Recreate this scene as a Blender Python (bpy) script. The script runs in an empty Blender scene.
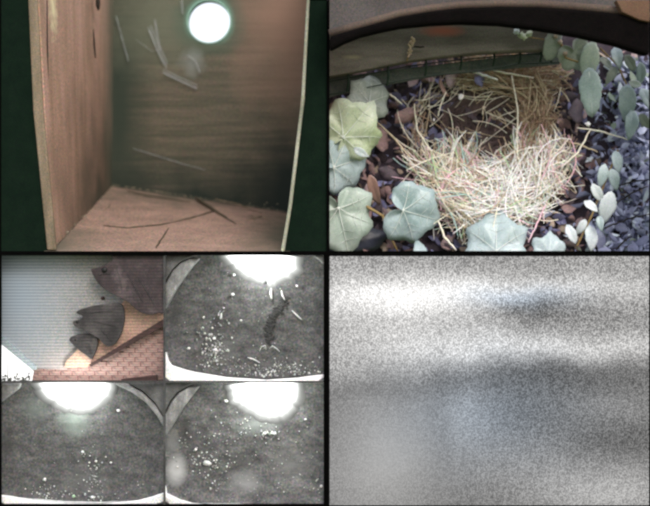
import bpy, math, random
from mathutils import Vector, Matrix, noise
R = math.radians
rnd = random.Random(7)
scene = bpy.context.scene
COL = scene.collection
S = 0.001            # one millimetre; the cabinet front is 650 x 506 mm
D = 1000.0           # camera stands a metre from the cabinet front
CZ = 1200.0          # camera height in mm

# ------------------------------------------------------------------ camera
cam_d = bpy.data.cameras.new('camera')
cam = bpy.data.objects.new('camera', cam_d); COL.objects.link(cam)
cam.location = (0, -D*S, CZ*S); cam.rotation_euler = (R(90), 0, 0)
cam_d.sensor_width = 36; cam_d.lens = 36*D/650.0
cam_d.clip_start = 0.01; cam_d.clip_end = 3000
scene.camera = cam
cam_d.dof.use_dof = True; cam_d.dof.focus_distance = 1.018; cam_d.dof.aperture_fstop = 4.4
# ------------------------------------------------------------------ world, sun, exposure
SUN_E, SUN_A = R(34), R(22)         # soft sun behind the camera, a little to the right
w = bpy.data.worlds.new('World'); scene.world = w; w.use_nodes = True
nt = w.node_tree; nt.nodes.clear()
sky = nt.nodes.new('ShaderNodeTexSky'); sky.sky_type = 'NISHITA'; sky.sun_disc = False
sky.sun_elevation = SUN_E; sky.sun_rotation = math.pi - SUN_A
sky.dust_density = 4.0; sky.air_density = 1.0; sky.ozone_density = 0.6
bg = nt.nodes.new('ShaderNodeBackground'); bg.inputs['Strength'].default_value = 0.15
out = nt.nodes.new('ShaderNodeOutputWorld')
ov = nt.nodes.new('ShaderNodeMix'); ov.data_type = 'RGBA'; ov.inputs[0].default_value = .62   # a veil of even cloud over the blue
ov.inputs[7].default_value = (9.0, 9.15, 9.5, 1)
nt.links.new(sky.outputs[0], ov.inputs[6]); nt.links.new(ov.outputs[2], bg.inputs[0]); nt.links.new(bg.outputs[0], out.inputs[0])
sd = bpy.data.lights.new('sun', 'SUN'); sd.energy = 1.0; sd.angle = R(20); sd.color = (1, .97, .93)
so = bpy.data.objects.new('sun', sd); COL.objects.link(so)
dirv = Vector((math.sin(SUN_A)*math.cos(SUN_E), -math.cos(SUN_A)*math.cos(SUN_E), math.sin(SUN_E)))
so.rotation_euler = dirv.to_track_quat('Z', 'Y').to_euler(); so.location = (1, -2, 3)
scene.view_settings.view_transform = 'Standard'; scene.view_settings.look = 'None'
EXPO = 0.35
scene.view_settings.exposure = EXPO; scene.view_settings.gamma = 1
scene.cycles.pixel_filter_type = 'BLACKMAN_HARRIS'; scene.cycles.filter_width = 3.6
E1 = 2.0**(-EXPO)

# ------------------------------------------------------------------ helpers
def P(px, py, d=0.0):
    k = (D+d)/D
    return Vector(((px-325)*k*S, d*S, (CZ-(py-253)*k)*S))

class MB:
    def __init__(s): s.v = []; s.f = []; s.smooth = False
    def add(s, vs, fs):
        n = len(s.v); s.v += [tuple(v) for v in vs]; s.f += [tuple(i+n for i in f) for f in fs]; return s
    def prism(s, pts, d, t):
        """outline (photo px) standing at depth d, t mm thick, going back"""
        f = [P(x, y, d) for x, y in pts]; b = [v+Vector((0, t*S, 0)) for v in f]; n = len(f)
        fs = [tuple(range(n)), tuple(range(2*n-1, n-1, -1))]
        fs += [(i, i+n, (i+1) % n+n, (i+1) % n) for i in range(n)]
        return s.add(f+b, fs)
    def bar(s, x0, y0, x1, y1, d, t): return s.prism([(x0, y0), (x1, y0), (x1, y1), (x0, y1)], d, t)
    def slab(s, c, off, n=8):
        """bilinear board through four points, thickness vector off (mm)"""
        off = Vector(off)*S; vs = []; fs = []
        for k in (0, 1):
            for i in range(n+1):
                for j in range(n+1):
                    u, v = i/n, j/n
                    vs.append(c[0]*(1-u)*(1-v)+c[1]*u*(1-v)+c[2]*u*v+c[3]*(1-u)*v+off*k)
        N = (n+1)*(n+1); q = lambda i, j: i*(n+1)+j
        for i in range(n):
            for j in range(n):
                fs.append((q(i, j), q(i+1, j), q(i+1, j+1), q(i, j+1)))
                fs.append((N+q(i, j), N+q(i, j+1), N+q(i+1, j+1), N+q(i+1, j)))
        ring = [q(i, 0) for i in range(n)]+[q(n, j) for j in range(n)]+[q(i, n) for i in range(n, 0, -1)]+[q(0, j) for j in range(n, 0, -1)]
        for a, b in zip(ring, ring[1:]+ring[:1]): fs.append((a, b, b+N, a+N))
        return s.add(vs, fs)
    def tube(s, pts, rad, n=5):
        """pts world vectors, rad mm (number or list)"""
        m = len(pts); rs = rad if isinstance(rad, (list, tuple)) else [rad]*m; vs = []; fs = []
        up = Vector((.31, .52, .79))
        for i, p in enumerate(pts):
            t = (pts[min(i+1, m-1)]-pts[max(i-1, 0)])
            t = t.normalized() if t.length > 0 else Vector((1, 0, 0))
            a = t.cross(up).normalized(); b = t.cross(a)
            for k in range(n):
                an = 2*math.pi*k/n; vs.append(p+(a*math.cos(an)+b*math.sin(an))*rs[i]*S)
        for i in range(m-1):
            for k in range(n): fs.append((i*n+k, i*n+(k+1) % n, (i+1)*n+(k+1) % n, (i+1)*n+k))
        fs.append(tuple(range(n-1, -1, -1))); fs.append(tuple(range((m-1)*n, m*n)))
        return s.add(vs, fs)
    def blob(s, c, r, seed=0, n=6, m=4, amp=.25, fl=(1, 1, 1)):
        vs = []; fs = []
        for i in range(m+1):
            th = math.pi*i/m
            for k in range(n):
                ph = 2*math.pi*k/n
                v = Vector((math.sin(th)*math.cos(ph), math.sin(th)*math.sin(ph), math.cos(th)))
                q = 1+amp*noise.noise(v*1.7+Vector((seed*3.1, seed*1.7, 0)))*2
                vs.append(c+Vector((v.x*fl[0], v.y*fl[1], v.z*fl[2]))*r*q*S)
        for i in range(m):
            for k in range(n): fs.append((i*n+k, i*n+(k+1) % n, (i+1)*n+(k+1) % n, (i+1)*n+k))
        return s.add(vs, fs)
    def mesh(s, name, mat=None, smooth=False):
        me = bpy.data.meshes.new(name); me.from_pydata(s.v, [], s.f); me.update()
        for m in (mat if isinstance(mat, list) else [mat]): me.materials.append(m)
        if smooth:
            for p in me.polygons: p.use_smooth = True
        return me
    def build(s, name, mat, parent=None, smooth=False, bevel=0, kind=None, fix=True):
        me = s.mesh(name, mat, smooth)
        if fix:
            import bmesh
            bm = bmesh.new(); bm.from_mesh(me); bmesh.ops.recalc_face_normals(bm, faces=bm.faces); bm.to_mesh(me); bm.free()
        o = bpy.data.objects.new(name, me); COL.objects.link(o)
        if parent: o.parent = parent
        if bevel:
            b = o.modifiers.new('bevel', 'BEVEL'); b.width = bevel*S; b.segments = 2; b.limit_method = 'ANGLE'
        if kind: o['kind'] = kind
        return o

def tag(o, label, cat, group=None):
    o['label'] = label; o['category'] = cat
    if group: o['group'] = group
    return o
def thing(name, label, cat, group=None):
    o = bpy.data.objects.new(name, None); COL.objects.link(o); o.empty_display_size = .02
    return tag(o, label, cat, group)

def node(nt, t, **k):
    n = nt.nodes.new(t)
    for a, b in k.items():
        if a == 'inp':
            for x, y in b.items(): n.inputs[x].default_value = y
        else: setattr(n, a, b)
    return n
def ramp(nt, src, stops):
    r = nt.nodes.new('ShaderNodeValToRGB'); el = r.color_ramp.elements
    while len(el) < len(stops): el.new(.5)
    for e, (p, c) in zip(el, stops): e.position = p; e.color = (*c, 1) if len(c) == 3 else c
    nt.links.new(src, r.inputs[0]); return r.outputs[0]
def mixc(nt, fac, a, b, mode='MIX'):
    m = nt.nodes.new('ShaderNodeMix'); m.data_type = 'RGBA'; m.blend_type = mode
    for sock, v in ((m.inputs[0], fac), (m.inputs[6], a), (m.inputs[7], b)):
        if hasattr(v, 'links'): nt.links.new(v, sock)
        else: sock.default_value = v if not isinstance(v, tuple) else ((*v, 1) if len(v) == 3 else v)
    return m.outputs[2]
def M(name, stops, scale=40, stretch=(1, 1, 1), rough=.8, bump=.3, fine=900, finevar=.25, chroma=.25, detail=6, spec=.3, extra=None, subsurf=0, bumpd=.0006, rot=(0, 0, 0)):
    """noise-driven colour ramp, stretched for grain, plus fine speckle and relief"""
    m = bpy.data.materials.new(name); m.use_nodes = True; nt = m.node_tree
    b = nt.nodes['Principled BSDF']; b.inputs['Roughness'].default_value = rough
    b.inputs['Specular IOR Level'].default_value = spec
    tc = node(nt, 'ShaderNodeTexCoord'); mp = node(nt, 'ShaderNodeMapping', inp={'Scale': stretch, 'Rotation': rot})
    nt.links.new(tc.outputs['Object'], mp.inputs[0])
    nz = node(nt, 'ShaderNodeTexNoise', inp={'Scale': scale, 'Detail': detail, 'Roughness': .6}); nt.links.new(mp.outputs[0], nz.inputs[0])
    c = ramp(nt, nz.outputs[0], stops)
    fz = node(nt, 'ShaderNodeTexNoise', inp={'Scale': fine, 'Detail': 2}); nt.links.new(tc.outputs['Object'], fz.inputs[0])
    fr = ramp(nt, fz.outputs[0], [(.3, (1-finevar,)*3), (.7, (1+finevar,)*3)])
    c = mixc(nt, 1.0, c, fr, 'MULTIPLY')
    if chroma:
        cm = node(nt, 'ShaderNodeMapRange', data_type='FLOAT_VECTOR'); nt.links.new(fz.outputs['Color'], cm.inputs[6])
        cm.inputs[7].default_value = (.25,)*3; cm.inputs[8].default_value = (.75,)*3
        cm.inputs[9].default_value = (1-chroma,)*3; cm.inputs[10].default_value = (1+chroma,)*3
        c = mixc(nt, 1.0, c, cm.outputs[1], 'MULTIPLY')
    if extra: c = extra(nt, tc, c)
    nt.links.new(c, b.inputs['Base Color'])
    bp = node(nt, 'ShaderNodeBump', inp={'Strength': bump, 'Distance': bumpd}); nt.links.new(nz.outputs[0], bp.inputs['Height'])
    nt.links.new(bp.outputs[0], b.inputs['Normal'])
    return m
def emit(name, col, st):
    m = bpy.data.materials.new(name); m.use_nodes = True; nt = m.node_tree; b = nt.nodes['Principled BSDF']
    b.inputs['Base Color'].default_value = (.8, .8, .8, 1)
    b.inputs['Emission Color'].default_value = (*col, 1); b.inputs['Emission Strength'].default_value = st
    return m
def g(v): return (v, v, v)

def blotch(x, z, rx, rz, col, power=1.0, fac=1.0, nscale=25, namp=.5, ax='X', lo=.35):
    """a stain or painted glow of its own shape centred at world x,z (m)"""
    def f(nt, tc, c):
        mp = node(nt, 'ShaderNodeMapping', inp={'Location': (-x/rx if ax == 'X' else 0, -x/rx if ax == 'Y' else 0, -z/rz), 'Scale': (1/rx if ax == 'X' else 0, 1/rx if ax == 'Y' else 0, 1/rz)})
        nt.links.new(tc.outputs['Object'], mp.inputs[0])
        nz = node(nt, 'ShaderNodeTexNoise', inp={'Scale': nscale, 'Detail': 4}); nt.links.new(tc.outputs['Object'], nz.inputs[0])
        ln = node(nt, 'ShaderNodeVectorMath', operation='LENGTH'); nt.links.new(mp.outputs[0], ln.inputs[0])
        ad = node(nt, 'ShaderNodeMath', operation='MULTIPLY_ADD', inp={1: namp}); nt.links.new(nz.outputs[0], ad.inputs[0]); nt.links.new(ln.outputs['Value'], ad.inputs[2])
        k = ramp(nt, ad.outputs[0], [(lo, g(fac)), (1.0, g(0))])
        return mixc(nt, k, c, col)
    return f
def chain(*fs):
    def f(nt, tc, c):
        for h in fs: c = h(nt, tc, c)
        return c
    return f
def wx(px, d): return P(px, 0, d).x
def wz(py, d): return P(0, py, d).z

# ------------------------------------------------------------------ materials
def bands(nt, tc, c, amp=.17, period=.0032):
    w_ = node(nt, 'ShaderNodeTexWave', wave_type='BANDS', bands_direction='Z', inp={'Scale': .314/period, 'Distortion': .2})
    nt.links.new(tc.outputs['Object'], w_.inputs[0])
    r = ramp(nt, w_.outputs['Fac'], [(.2, g(1-amp)), (.8, g(1+amp))])
    return mixc(nt, 1.0, c, r, 'MULTIPLY')

m_black = M('black_frame', [(0, g(.001)), (1, g(.003))], rough=1, bump=.05, spec=.02)
m_green = M('dark_green_board', [(.3, (.004, .010, .0065)), (.7, (.0065, .0145, .009))], scale=60, rough=.95, bump=.2, spec=.05)
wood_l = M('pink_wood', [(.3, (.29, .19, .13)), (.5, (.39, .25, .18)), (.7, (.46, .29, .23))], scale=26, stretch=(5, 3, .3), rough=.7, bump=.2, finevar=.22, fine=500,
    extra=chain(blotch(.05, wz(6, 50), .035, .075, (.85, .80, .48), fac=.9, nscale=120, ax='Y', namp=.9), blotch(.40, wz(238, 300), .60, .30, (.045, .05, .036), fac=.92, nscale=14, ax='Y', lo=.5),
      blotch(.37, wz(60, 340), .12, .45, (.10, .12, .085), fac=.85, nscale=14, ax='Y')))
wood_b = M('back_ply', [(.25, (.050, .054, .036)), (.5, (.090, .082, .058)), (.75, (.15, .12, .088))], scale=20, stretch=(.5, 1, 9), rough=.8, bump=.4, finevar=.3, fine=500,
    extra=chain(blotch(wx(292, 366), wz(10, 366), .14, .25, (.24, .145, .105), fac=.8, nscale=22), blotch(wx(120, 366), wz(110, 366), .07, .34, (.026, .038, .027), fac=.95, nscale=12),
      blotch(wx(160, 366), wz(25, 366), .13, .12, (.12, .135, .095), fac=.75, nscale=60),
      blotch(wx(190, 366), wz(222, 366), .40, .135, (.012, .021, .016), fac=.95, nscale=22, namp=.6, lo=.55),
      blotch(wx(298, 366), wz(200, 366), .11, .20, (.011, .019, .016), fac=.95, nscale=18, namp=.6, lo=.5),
      blotch(wx(209, 366), wz(21, 366), .066, .066, (.045, .10, .07), fac=.9, nscale=20, namp=.3), blotch(wx(209, 366), wz(21, 366), .043, .043, (.30, .62, .50), fac=.9, nscale=20, namp=.3), blotch(wx(192, 366), wz(62, 366), .03, .035, (.24, .27, .26), fac=.6, nscale=60, namp=.6)))  # patches centred on the hole paint its greenish glow
wood_f = M('floor_wood', [(.3, (.22, .15, .115)), (.7, (.34, .225, .175))], scale=30, rough=.85, bump=.4, finevar=.3, fine=400,
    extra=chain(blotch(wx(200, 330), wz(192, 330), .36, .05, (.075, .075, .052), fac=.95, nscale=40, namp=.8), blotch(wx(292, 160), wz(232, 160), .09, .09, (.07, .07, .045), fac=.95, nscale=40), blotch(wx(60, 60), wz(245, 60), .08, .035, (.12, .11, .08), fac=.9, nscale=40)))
m_trim = M('rim_wood', [(.3, (.13, .10, .065)), (.7, (.25, .19, .13))], scale=30, stretch=(4, 4, .5), rough=.6)
m_trimw = M('pale_edge', [(.3, (.13, .13, .09)), (.7, (.42, .43, .34))], scale=14, stretch=(1, 1, 1), rough=.4)
m_dark = M('dark_gap', [(0, (.012, .01, .008)), (1, (.03, .022, .016))], rough=.9)
m_twig = M('dark_twig', [(.3, (.04, .035, .02)), (.7, (.09, .07, .045))], rough=.8)
m_webs = M('cobweb', [(.3, (.42, .47, .48)), (.7, (.62, .68, .72))], rough=.4)
m_webs.node_tree.nodes['Principled BSDF'].inputs['Alpha'].default_value = .75

m_plank = M('weathered_plank', [(.25, (.105, .092, .075)), (.5, (.175, .155, .13)), (.8, (.25, .225, .19))], scale=30, stretch=(.6, 1, 3), rough=.85, bump=.35,
    extra=chain(blotch(wx(443, 60), wz(31, 60), .034, .009, (.42, .13, .08), fac=.85, nscale=90, namp=.3), blotch(wx(352, 60), wz(57, 60), .016, .004, (.36, .33, .2), fac=.6, nscale=60)))
m_mesh = M('green_wire', [(.3, (.008, .02, .012)), (.7, (.02, .04, .025))], rough=.5)
m_litter = [M('litter_%d' % i, [(.3, a), (.7, b)], scale=60, rough=.7, bump=.4) for i, (a, b) in enumerate([
    ((.20, .13, .13), (.42, .28, .28)), ((.12, .12, .22), (.26, .26, .44)), ((.30, .23, .18), (.52, .42, .34)), ((.05, .04, .05), (.13, .10, .12)), ((.30, .21, .22), (.52, .40, .41))])]
m_soil = M('soil', [(.3, (.018, .014, .02)), (.7, (.07, .055, .07))], scale=50, rough=.95, bump=.6)
m_straw = [M('straw_%d' % i, [(.3, a), (.7, b)], scale=40, rough=.5, bump=.1) for i, (a, b) in enumerate([
    ((.74, .69, .55), (.94, .91, .80)), ((.46, .37, .25), (.66, .55, .40)), ((.26, .17, .12), (.44, .30, .21)), ((.78, .46, .56), (.95, .66, .74)), ((.40, .62, .34), (.62, .80, .50)), ((.92, .93, .92), (.98, .98, .98)), ((.35, .55, .50), (.5, .72, .7))])]
def leafmat(name, a, b, rough=.35): return M(name, [(.3, a), (.7, b)], scale=28, rough=rough, bump=.3, spec=.6, finevar=.15, chroma=.1)
m_leaf = leafmat('pale_ivy', (.28, .37, .31), (.54, .62, .57)); m_leafy = leafmat('yellow_ivy', (.42, .50, .30), (.74, .80, .66))
m_leafg = leafmat('grey_ivy', (.25, .29, .26), (.38, .42, .38)); m_leafb = leafmat('bluish_ivy', (.26, .36, .37), (.52, .62, .65)); m_leafw = leafmat('white_leaf', (.58, .66, .70), (.84, .88, .92))
m_leafd = leafmat('dark_leaf', (.03, .035, .05), (.07, .075, .11)); m_leafp = leafmat('pink_brown_leaf', (.30, .17, .14), (.46, .30, .26))
m_vein = leafmat('vein', (.74, .80, .76), (.88, .92, .88)); m_stem = M('stem', [(.3, (.22, .15, .06)), (.7, (.36, .26, .12))])
m_blue = [leafmat('blue_foliage_%d' % i, a, b, .5) for i, (a, b) in enumerate([((.36, .40, .60), (.58, .63, .84)), ((.15, .16, .26), (.30, .32, .50)), ((.52, .60, .70), (.72, .80, .88)), ((.16, .22, .17), (.28, .34, .26))])]
m_rimblack = M('black_rim', [(0, (.003, .0025, .0025)), (1, (.007, .006, .006))], rough=1, spec=.02)
m_rimbrown = M('brown_lip', [(.3, (.06, .042, .034)), (.7, (.11, .08, .064))], rough=.8, scale=12)
m_hood = M('hood_grey', [(.3, (.055, .048, .047)), (.7, (.095, .084, .083))], scale=18)
m_orange = M('orange_brick_end', [(.3, (.09, .048, .028)), (.7, (.14, .078, .048))])
m_catkin = M('catkin', [(.3, (.42, .33, .22)), (.7, (.62, .5, .36))])

ext = bands
m_soffit_b = M('soffit_blue', [(.3, (.27, .33, .36)), (.7, (.34, .40, .43))], scale=9, rough=.6, bump=.05, extra=ext)
m_soffit_g = M('soffit_grey', [(.3, (.235, .235, .23)), (.7, (.29, .285, .28))], scale=9, rough=.6, bump=.05, extra=chain(blotch(wx(15, 26), wz(290, 26), .11, .16, (.27, .32, .38), fac=1, nscale=9, namp=.5), blotch(wx(70, 26), wz(375, 26), .06, .045, (.33, .27, .26), fac=.8, nscale=30), ext))
m_render = M('orange_render', [(.3, (.38, .25, .195)), (.7, (.48, .32, .25))], scale=20, rough=.8, extra=ext)
m_brick = M('pink_brick', [(.3, (.17, .11, .10)), (.5, (.28, .18, .165)), (.7, (.37, .26, .235))], scale=120, rough=.9, extra=ext)
m_mortar = M('mortar', [(.3, (.21, .14, .13)), (.7, (.31, .21, .19))], scale=120, rough=.9, extra=ext)
m_beam = M('dark_beam', [(.3, (.03, .017, .017)), (.7, (.07, .04, .037))], scale=30, extra=ext)
m_fish = M('dark_fish_metal', [(.3, (.022, .020, .021)), (.5, (.045, .041, .042)), (.7, (.08, .072, .072))], scale=50, rough=.6, extra=ext)
m_fishp = M('purple_fish_metal', [(.3, (.024, .017, .019)), (.5, (.050, .037, .040)), (.7, (.11, .088, .09))], scale=50, rough=.6, extra=ext)
m_eye = M('black_eye', [(0, g(.006)), (1, g(.012))], rough=.4)
m_daylight = emit('sky_glow', (1, 1, 1), 1.15*E1)
m_plantd = M('hedge_dark', [(.3, (.05, .06, .05)), (.7, (.12, .13, .11))])

_T = {0: lambda x, y: (160+x/3.776, 250+y/3.776), 1: lambda x, y: (x/3.94, 378+y/3.94), 2: lambda x, y: (160+x/3.824, 378+y/3.824)}
def tone_patch(i, x, y, rx, ry, col, fac, ns=60, na=.6):  # soft tone patch on a mat; some paint the glow under the glare
    px, py = _T[i](x, y); return blotch(wx(px, 22), wz(py, 22), rx*S, ry*S, col, fac=fac, nscale=ns, namp=na)
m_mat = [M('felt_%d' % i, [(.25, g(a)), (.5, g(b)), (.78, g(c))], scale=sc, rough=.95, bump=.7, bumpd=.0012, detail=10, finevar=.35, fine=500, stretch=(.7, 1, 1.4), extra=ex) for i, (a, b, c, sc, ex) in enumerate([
    (.035, .072, .13, 90, chain(tone_patch(0, 240, 380, 30, 22, g(.13), .6), tone_patch(0, 440, 440, 45, 14, g(.10), .6), tone_patch(0, 60, 250, 16, 50, g(.035), .6))),
    (.040, .072, .12, 90, chain(tone_patch(1, 290, 170, 30, 34, (.17, .20, .18), .7), tone_patch(1, 130, 120, 26, 24, (.13, .15, .14), .6), tone_patch(1, 340, 400, 50, 26, g(.11), .6), tone_patch(1, 30, 260, 20, 40, g(.04), .6))),  # greenish patches paint the halo below the glare into the mat
    (.042, .085, .17, 70, chain(tone_patch(2, 330, 400, 34, 22, g(.22), .8), tone_patch(2, 360, 180, 44, 16, (.20, .22, .21), .75), tone_patch(2, 500, 330, 40, 34, g(.15), .7), tone_patch(2, 100, 200, 14, 26, g(.03), .9), tone_patch(2, 66, 345, 14, 21, g(.34), .95, 20, .2), tone_patch(2, 48, 240, 9, 17, g(.17), .7, 20, .2), tone_patch(2, 300, 310, 22, 12, g(.05), .7))) ])]
m_pale = M('pale_wall', [(.3, g(.10)), (.5, g(.20)), (.7, g(.36))], scale=110, rough=.8, stretch=(1, 1, .6), detail=8)
m_white = M('white_base', [(.3, g(.75)), (.7, g(.9))], scale=20, rough=.6)
m_grey = M('grey_liner', [(.3, g(.10)), (.7, g(.20))], scale=30, rough=.8)
m_divider = M('thin_divider', [(.3, g(.03)), (.7, g(.09))], scale=30, rough=.9)
m_chip = M('pale_chips', [(.3, (.40, .41, .40)), (.7, (.65, .66, .64))], scale=200, rough=.8)
m_chipd = M('dull_chips', [(.3, (.15, .16, .15)), (.7, (.27, .28, .27))], scale=200, rough=.8)
m_slug = M('dark_streak', [(.3, g(.02)), (.7, g(.045))], rough=.8)
m_glare = emit('white_glare', (.97, 1, .97), 2.6); m_glare.node_tree.nodes['Principled BSDF'].inputs['Base Color'].default_value = (.10, .10, .10, 1)
at_ = node(m_glare.node_tree, 'ShaderNodeAttribute', attribute_name='glow'); m_glare.node_tree.nodes['Principled BSDF'].inputs['Roughness'].default_value = .9
m_glare.node_tree.links.new(at_.outputs['Fac'], m_glare.node_tree.nodes['Principled BSDF'].inputs['Emission Strength'])

# ------------------------------------------------------------------ ground and cabinet
grass = M('grass', [(.3, (.04, .07, .02)), (.7, (.09, .13, .04))], scale=3, fine=60)
gm = MB(); gm.add([(-1500, -1500, 0), (1500, -1500, 0), (1500, 1500, 0), (-1500, 1500, 0)], [(0, 1, 2, 3)]); gm.build('ground', grass, fix=False)['kind'] = 'structure'

cab = thing('cabinet', 'black divided cabinet framing the seven compartments on two posts', 'cabinet')
f = MB(); f.bar(-60, -60, .8, 566, 0, 3); f.bar(650, -60, 710, 566, 0, 3); f.bar(.8, 506, 650, 566, 0, 3); f.bar(310, -60, 650, -.4, 0, 3)
f.build('outer_frame', m_black, cab)
MB().bar(326.6, .5, 329.6, 506, -1, 3).build('divider', m_black, cab)
MB().bar(.8, 251.2, 326.6, 255.4, -.5, 3).build('divider', m_black, cab)
MB().bar(329.6, 251, 650, 256.2, -.5, 3).build('divider', m_black, cab)
MB().bar(163.4, 255.4, 165.2, 504.4, .5, 3).build('divider', m_divider, cab)
MB().bar(.8, 381, 163.4, 382.8, .7, 3).build('divider', m_divider, cab)
MB().bar(165.2, 381, 323.6, 382.8, .7, 3).build('divider', m_divider, cab)
MB().bar(323.6, 255.4, 326.6, 504.4, .2, 3).build('divider', m_black, cab)
MB().bar(.8, 504.4, 326.6, 506, .2, 3).build('divider', m_black, cab)
for x in (-40, 670): 
    q = MB(); a = P(x, 560, 60); b = Vector((a.x, a.y, 0)); q.tube([b, a], 18, 8); q.build('post', m_black, cab)

# ================================================================== A: empty wooden nest box
tag(MB().prism([(.8, -60), (26, -60), (28, 0), (47, 250), (47, 251.2), (.8, 251.2)], 1, 10).build('surround_board', m_green), 'dark green board left of the pink wooden nest box', 'board')
tag(MB().prism([(310, -60), (326.6, -60), (326.6, 251.2), (283, 251.2), (291, 200), (305, 100), (309, 0)], 1, 10).build('surround_board', m_green), 'narrow dark green board right of the nest box pale edge', 'board')
box = thing('nest_box', 'empty pinkish wooden nest box with a round entrance hole', 'nest box')
BD = 366
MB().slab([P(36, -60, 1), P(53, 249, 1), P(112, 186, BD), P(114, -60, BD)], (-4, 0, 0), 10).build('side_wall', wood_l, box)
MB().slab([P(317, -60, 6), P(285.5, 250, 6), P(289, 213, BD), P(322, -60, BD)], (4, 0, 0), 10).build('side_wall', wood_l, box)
MB().slab([P(44, 251, 0), P(290, 251, 0), P(288, 213, BD), P(108, 186, BD)], (0, 0, -3.5), 12).build('floor_board', wood_f, box)
# back panel with its entrance hole
corn = [(106, -60), (326, -60), (294, 218), (106, 188)]
hc = (209, 21.5); hr = 20.8
angs = sorted([2*math.pi*i/56 for i in range(56)]+[math.atan2(y-hc[1], x-hc[0]) % (2*math.pi) for x, y in corn])
def hit(a):
    dx, dy = math.cos(a), math.sin(a); best = 1e9
    for (x0, y0), (x1, y1) in zip(corn, corn[1:]+corn[:1]):
        ex, ey = x1-x0, y1-y0; den = dx*ey-dy*ex
        if abs(den) < 1e-9: continue
        t = ((x0-hc[0])*ey-(y0-hc[1])*ex)/den; u = ((x0-hc[0])*dy-(y0-hc[1])*dx)/den
        if t > 0 and -1e-6 <= u <= 1+1e-6: best = min(best, t)
    return hc[0]+dx*best, hc[1]+dy*best
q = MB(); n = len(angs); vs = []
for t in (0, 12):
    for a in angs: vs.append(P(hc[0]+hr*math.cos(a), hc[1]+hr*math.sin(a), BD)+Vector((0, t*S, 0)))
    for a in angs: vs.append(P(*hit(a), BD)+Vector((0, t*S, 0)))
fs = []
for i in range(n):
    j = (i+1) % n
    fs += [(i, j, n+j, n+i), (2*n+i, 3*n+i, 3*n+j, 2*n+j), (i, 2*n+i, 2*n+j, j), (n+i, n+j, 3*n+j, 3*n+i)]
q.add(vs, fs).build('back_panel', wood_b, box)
rr = MB(); ring = [P(hc[0]+21.6*math.cos(a/24*math.pi), hc[1]+21.6*math.sin(a/24*math.pi), BD-1) for a in range(49)]
m_ring = M('hole_glow_rim', [(.3, (.3, .55, .45)), (.7, (.45, .7, .6))], rough=.5)  # pale green colour imitates daylight spilling through the hole
rr.tube(ring, .8, 6).build('hole_glow_rim', m_ring, box, smooth=True)
MB().prism([(28, -60), (36.5, -60), (37, 0), (43, 110), (56, 250), (47, 250), (33, 110), (28, 0)], -2, 5).build('rim_strip', m_trim, box, bevel=1.2)
MB().prism([(306.6, -60), (310, -60), (309.6, 0), (304.5, 100), (292, 205), (284.5, 251), (281, 251), (288.5, 205), (301, 100), (306.6, 0)], -2, 6).build('rim_strip', m_trimw, box, bevel=1)
MB().tube([P(47, 0, 18), P(48, 90, 20), P(51, 200, 25), P(56, 236, 30)], [.5, .8, 1.2, 1.0]).build('joint', m_dark, box)
MB().tube([P(93.5, 29, 198), P(94.2, 44, 200), P(95.5, 58, 203)], [.5, 1.3, .9], 6).build('crack', m_dark, box)
MB().blob(P(98, 3, 228), 9, 3, 12, 8, .1, (.3, .55, 1)).build('knot', m_dark, box, smooth=True)
for z, sc in ((.0, 1),):
    pass
# floor seam of pale dust along the back and sides
dm = MB()
for i in range(420):
    u = rnd.random()
    c = rnd.choice([0, 0, 1, 2])
    if c == 0: p = P(112+174*u, 186+27*u, 355)+Vector((0, -abs(rnd.gauss(0, 18))*S, 1.5*S))
    elif c == 1: p = (P(54, 246, 8).lerp(P(113, 187, 360), u))+Vector((abs(rnd.gauss(0, 4))*S, 0, 2*S))
    else: p = P(262+rnd.gauss(0, 14), 222+rnd.gauss(0, 9), 250)
    if p.y > .36: continue
    dm.blob(p, rnd.uniform(.3, .9), i, 5, 3, .3, (1.6, 1, .6))
tag(dm.build('floor_dust', M('floor_dust', [(.3, (.16, .145, .10)), (.7, (.30, .26, .19))]), kind='stuff'), 'pale crumbs and dust along the nest box floor edges', 'dust')
def fl(px, py):   # depth on floor for a photo position (iterative)
    t = max(0, min(1, (250-py)/(250-(186+27*max(0, min(1, (px-112)/174)))))); return 6+t*(BD-14)*.98
def strand(name, pts, r, mat, label, cat, dz=1.5, dfun=None, group=None):
    out = []
    for i in range(len(pts)-1):
        for k in range(6):
            u = k/6; out.append((pts[i][0]*(1-u)+pts[i+1][0]*u, pts[i][1]*(1-u)+pts[i+1][1]*u))
    out.append(pts[-1])
    V = [P(x, y, dfun(x, y)) + Vector((rnd.gauss(0, .25)*S, 0, (dz+rnd.gauss(0, .25))*S)) for x, y in out]
    m = len(V); rs = [r*(.55+.45*math.sin(math.pi*min(1, .15+i/m*.85))) for i in range(m)]
    o = MB().tube(V, rs, 5).build(name, mat, smooth=True); return tag(o, label, cat, group)
strand('twig', [(104, 228), (128, 230), (160, 227), (190, 220), (214, 212)], 1.9, m_twig, 'long thin dark twig bowed across the nest box floor', 'twig', dfun=fl)
strand('twig', [(196, 199), (213, 211), (236, 226)], 2.4, m_twig, 'short thick dark twig slanting from the back wall of the box floor', 'twig', dfun=fl)
strand('twig', [(170, 228), (162, 240), (156, 249)], 1.0, m_twig, 'thin dark twig pointing to the front edge of the box floor', 'twig', dfun=fl)
strand('twig', [(128, 192), (150, 197), (190, 203)], .9, m_twig, 'fine dark stalk lying along the back of the box floor', 'twig', dfun=fl)
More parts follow.
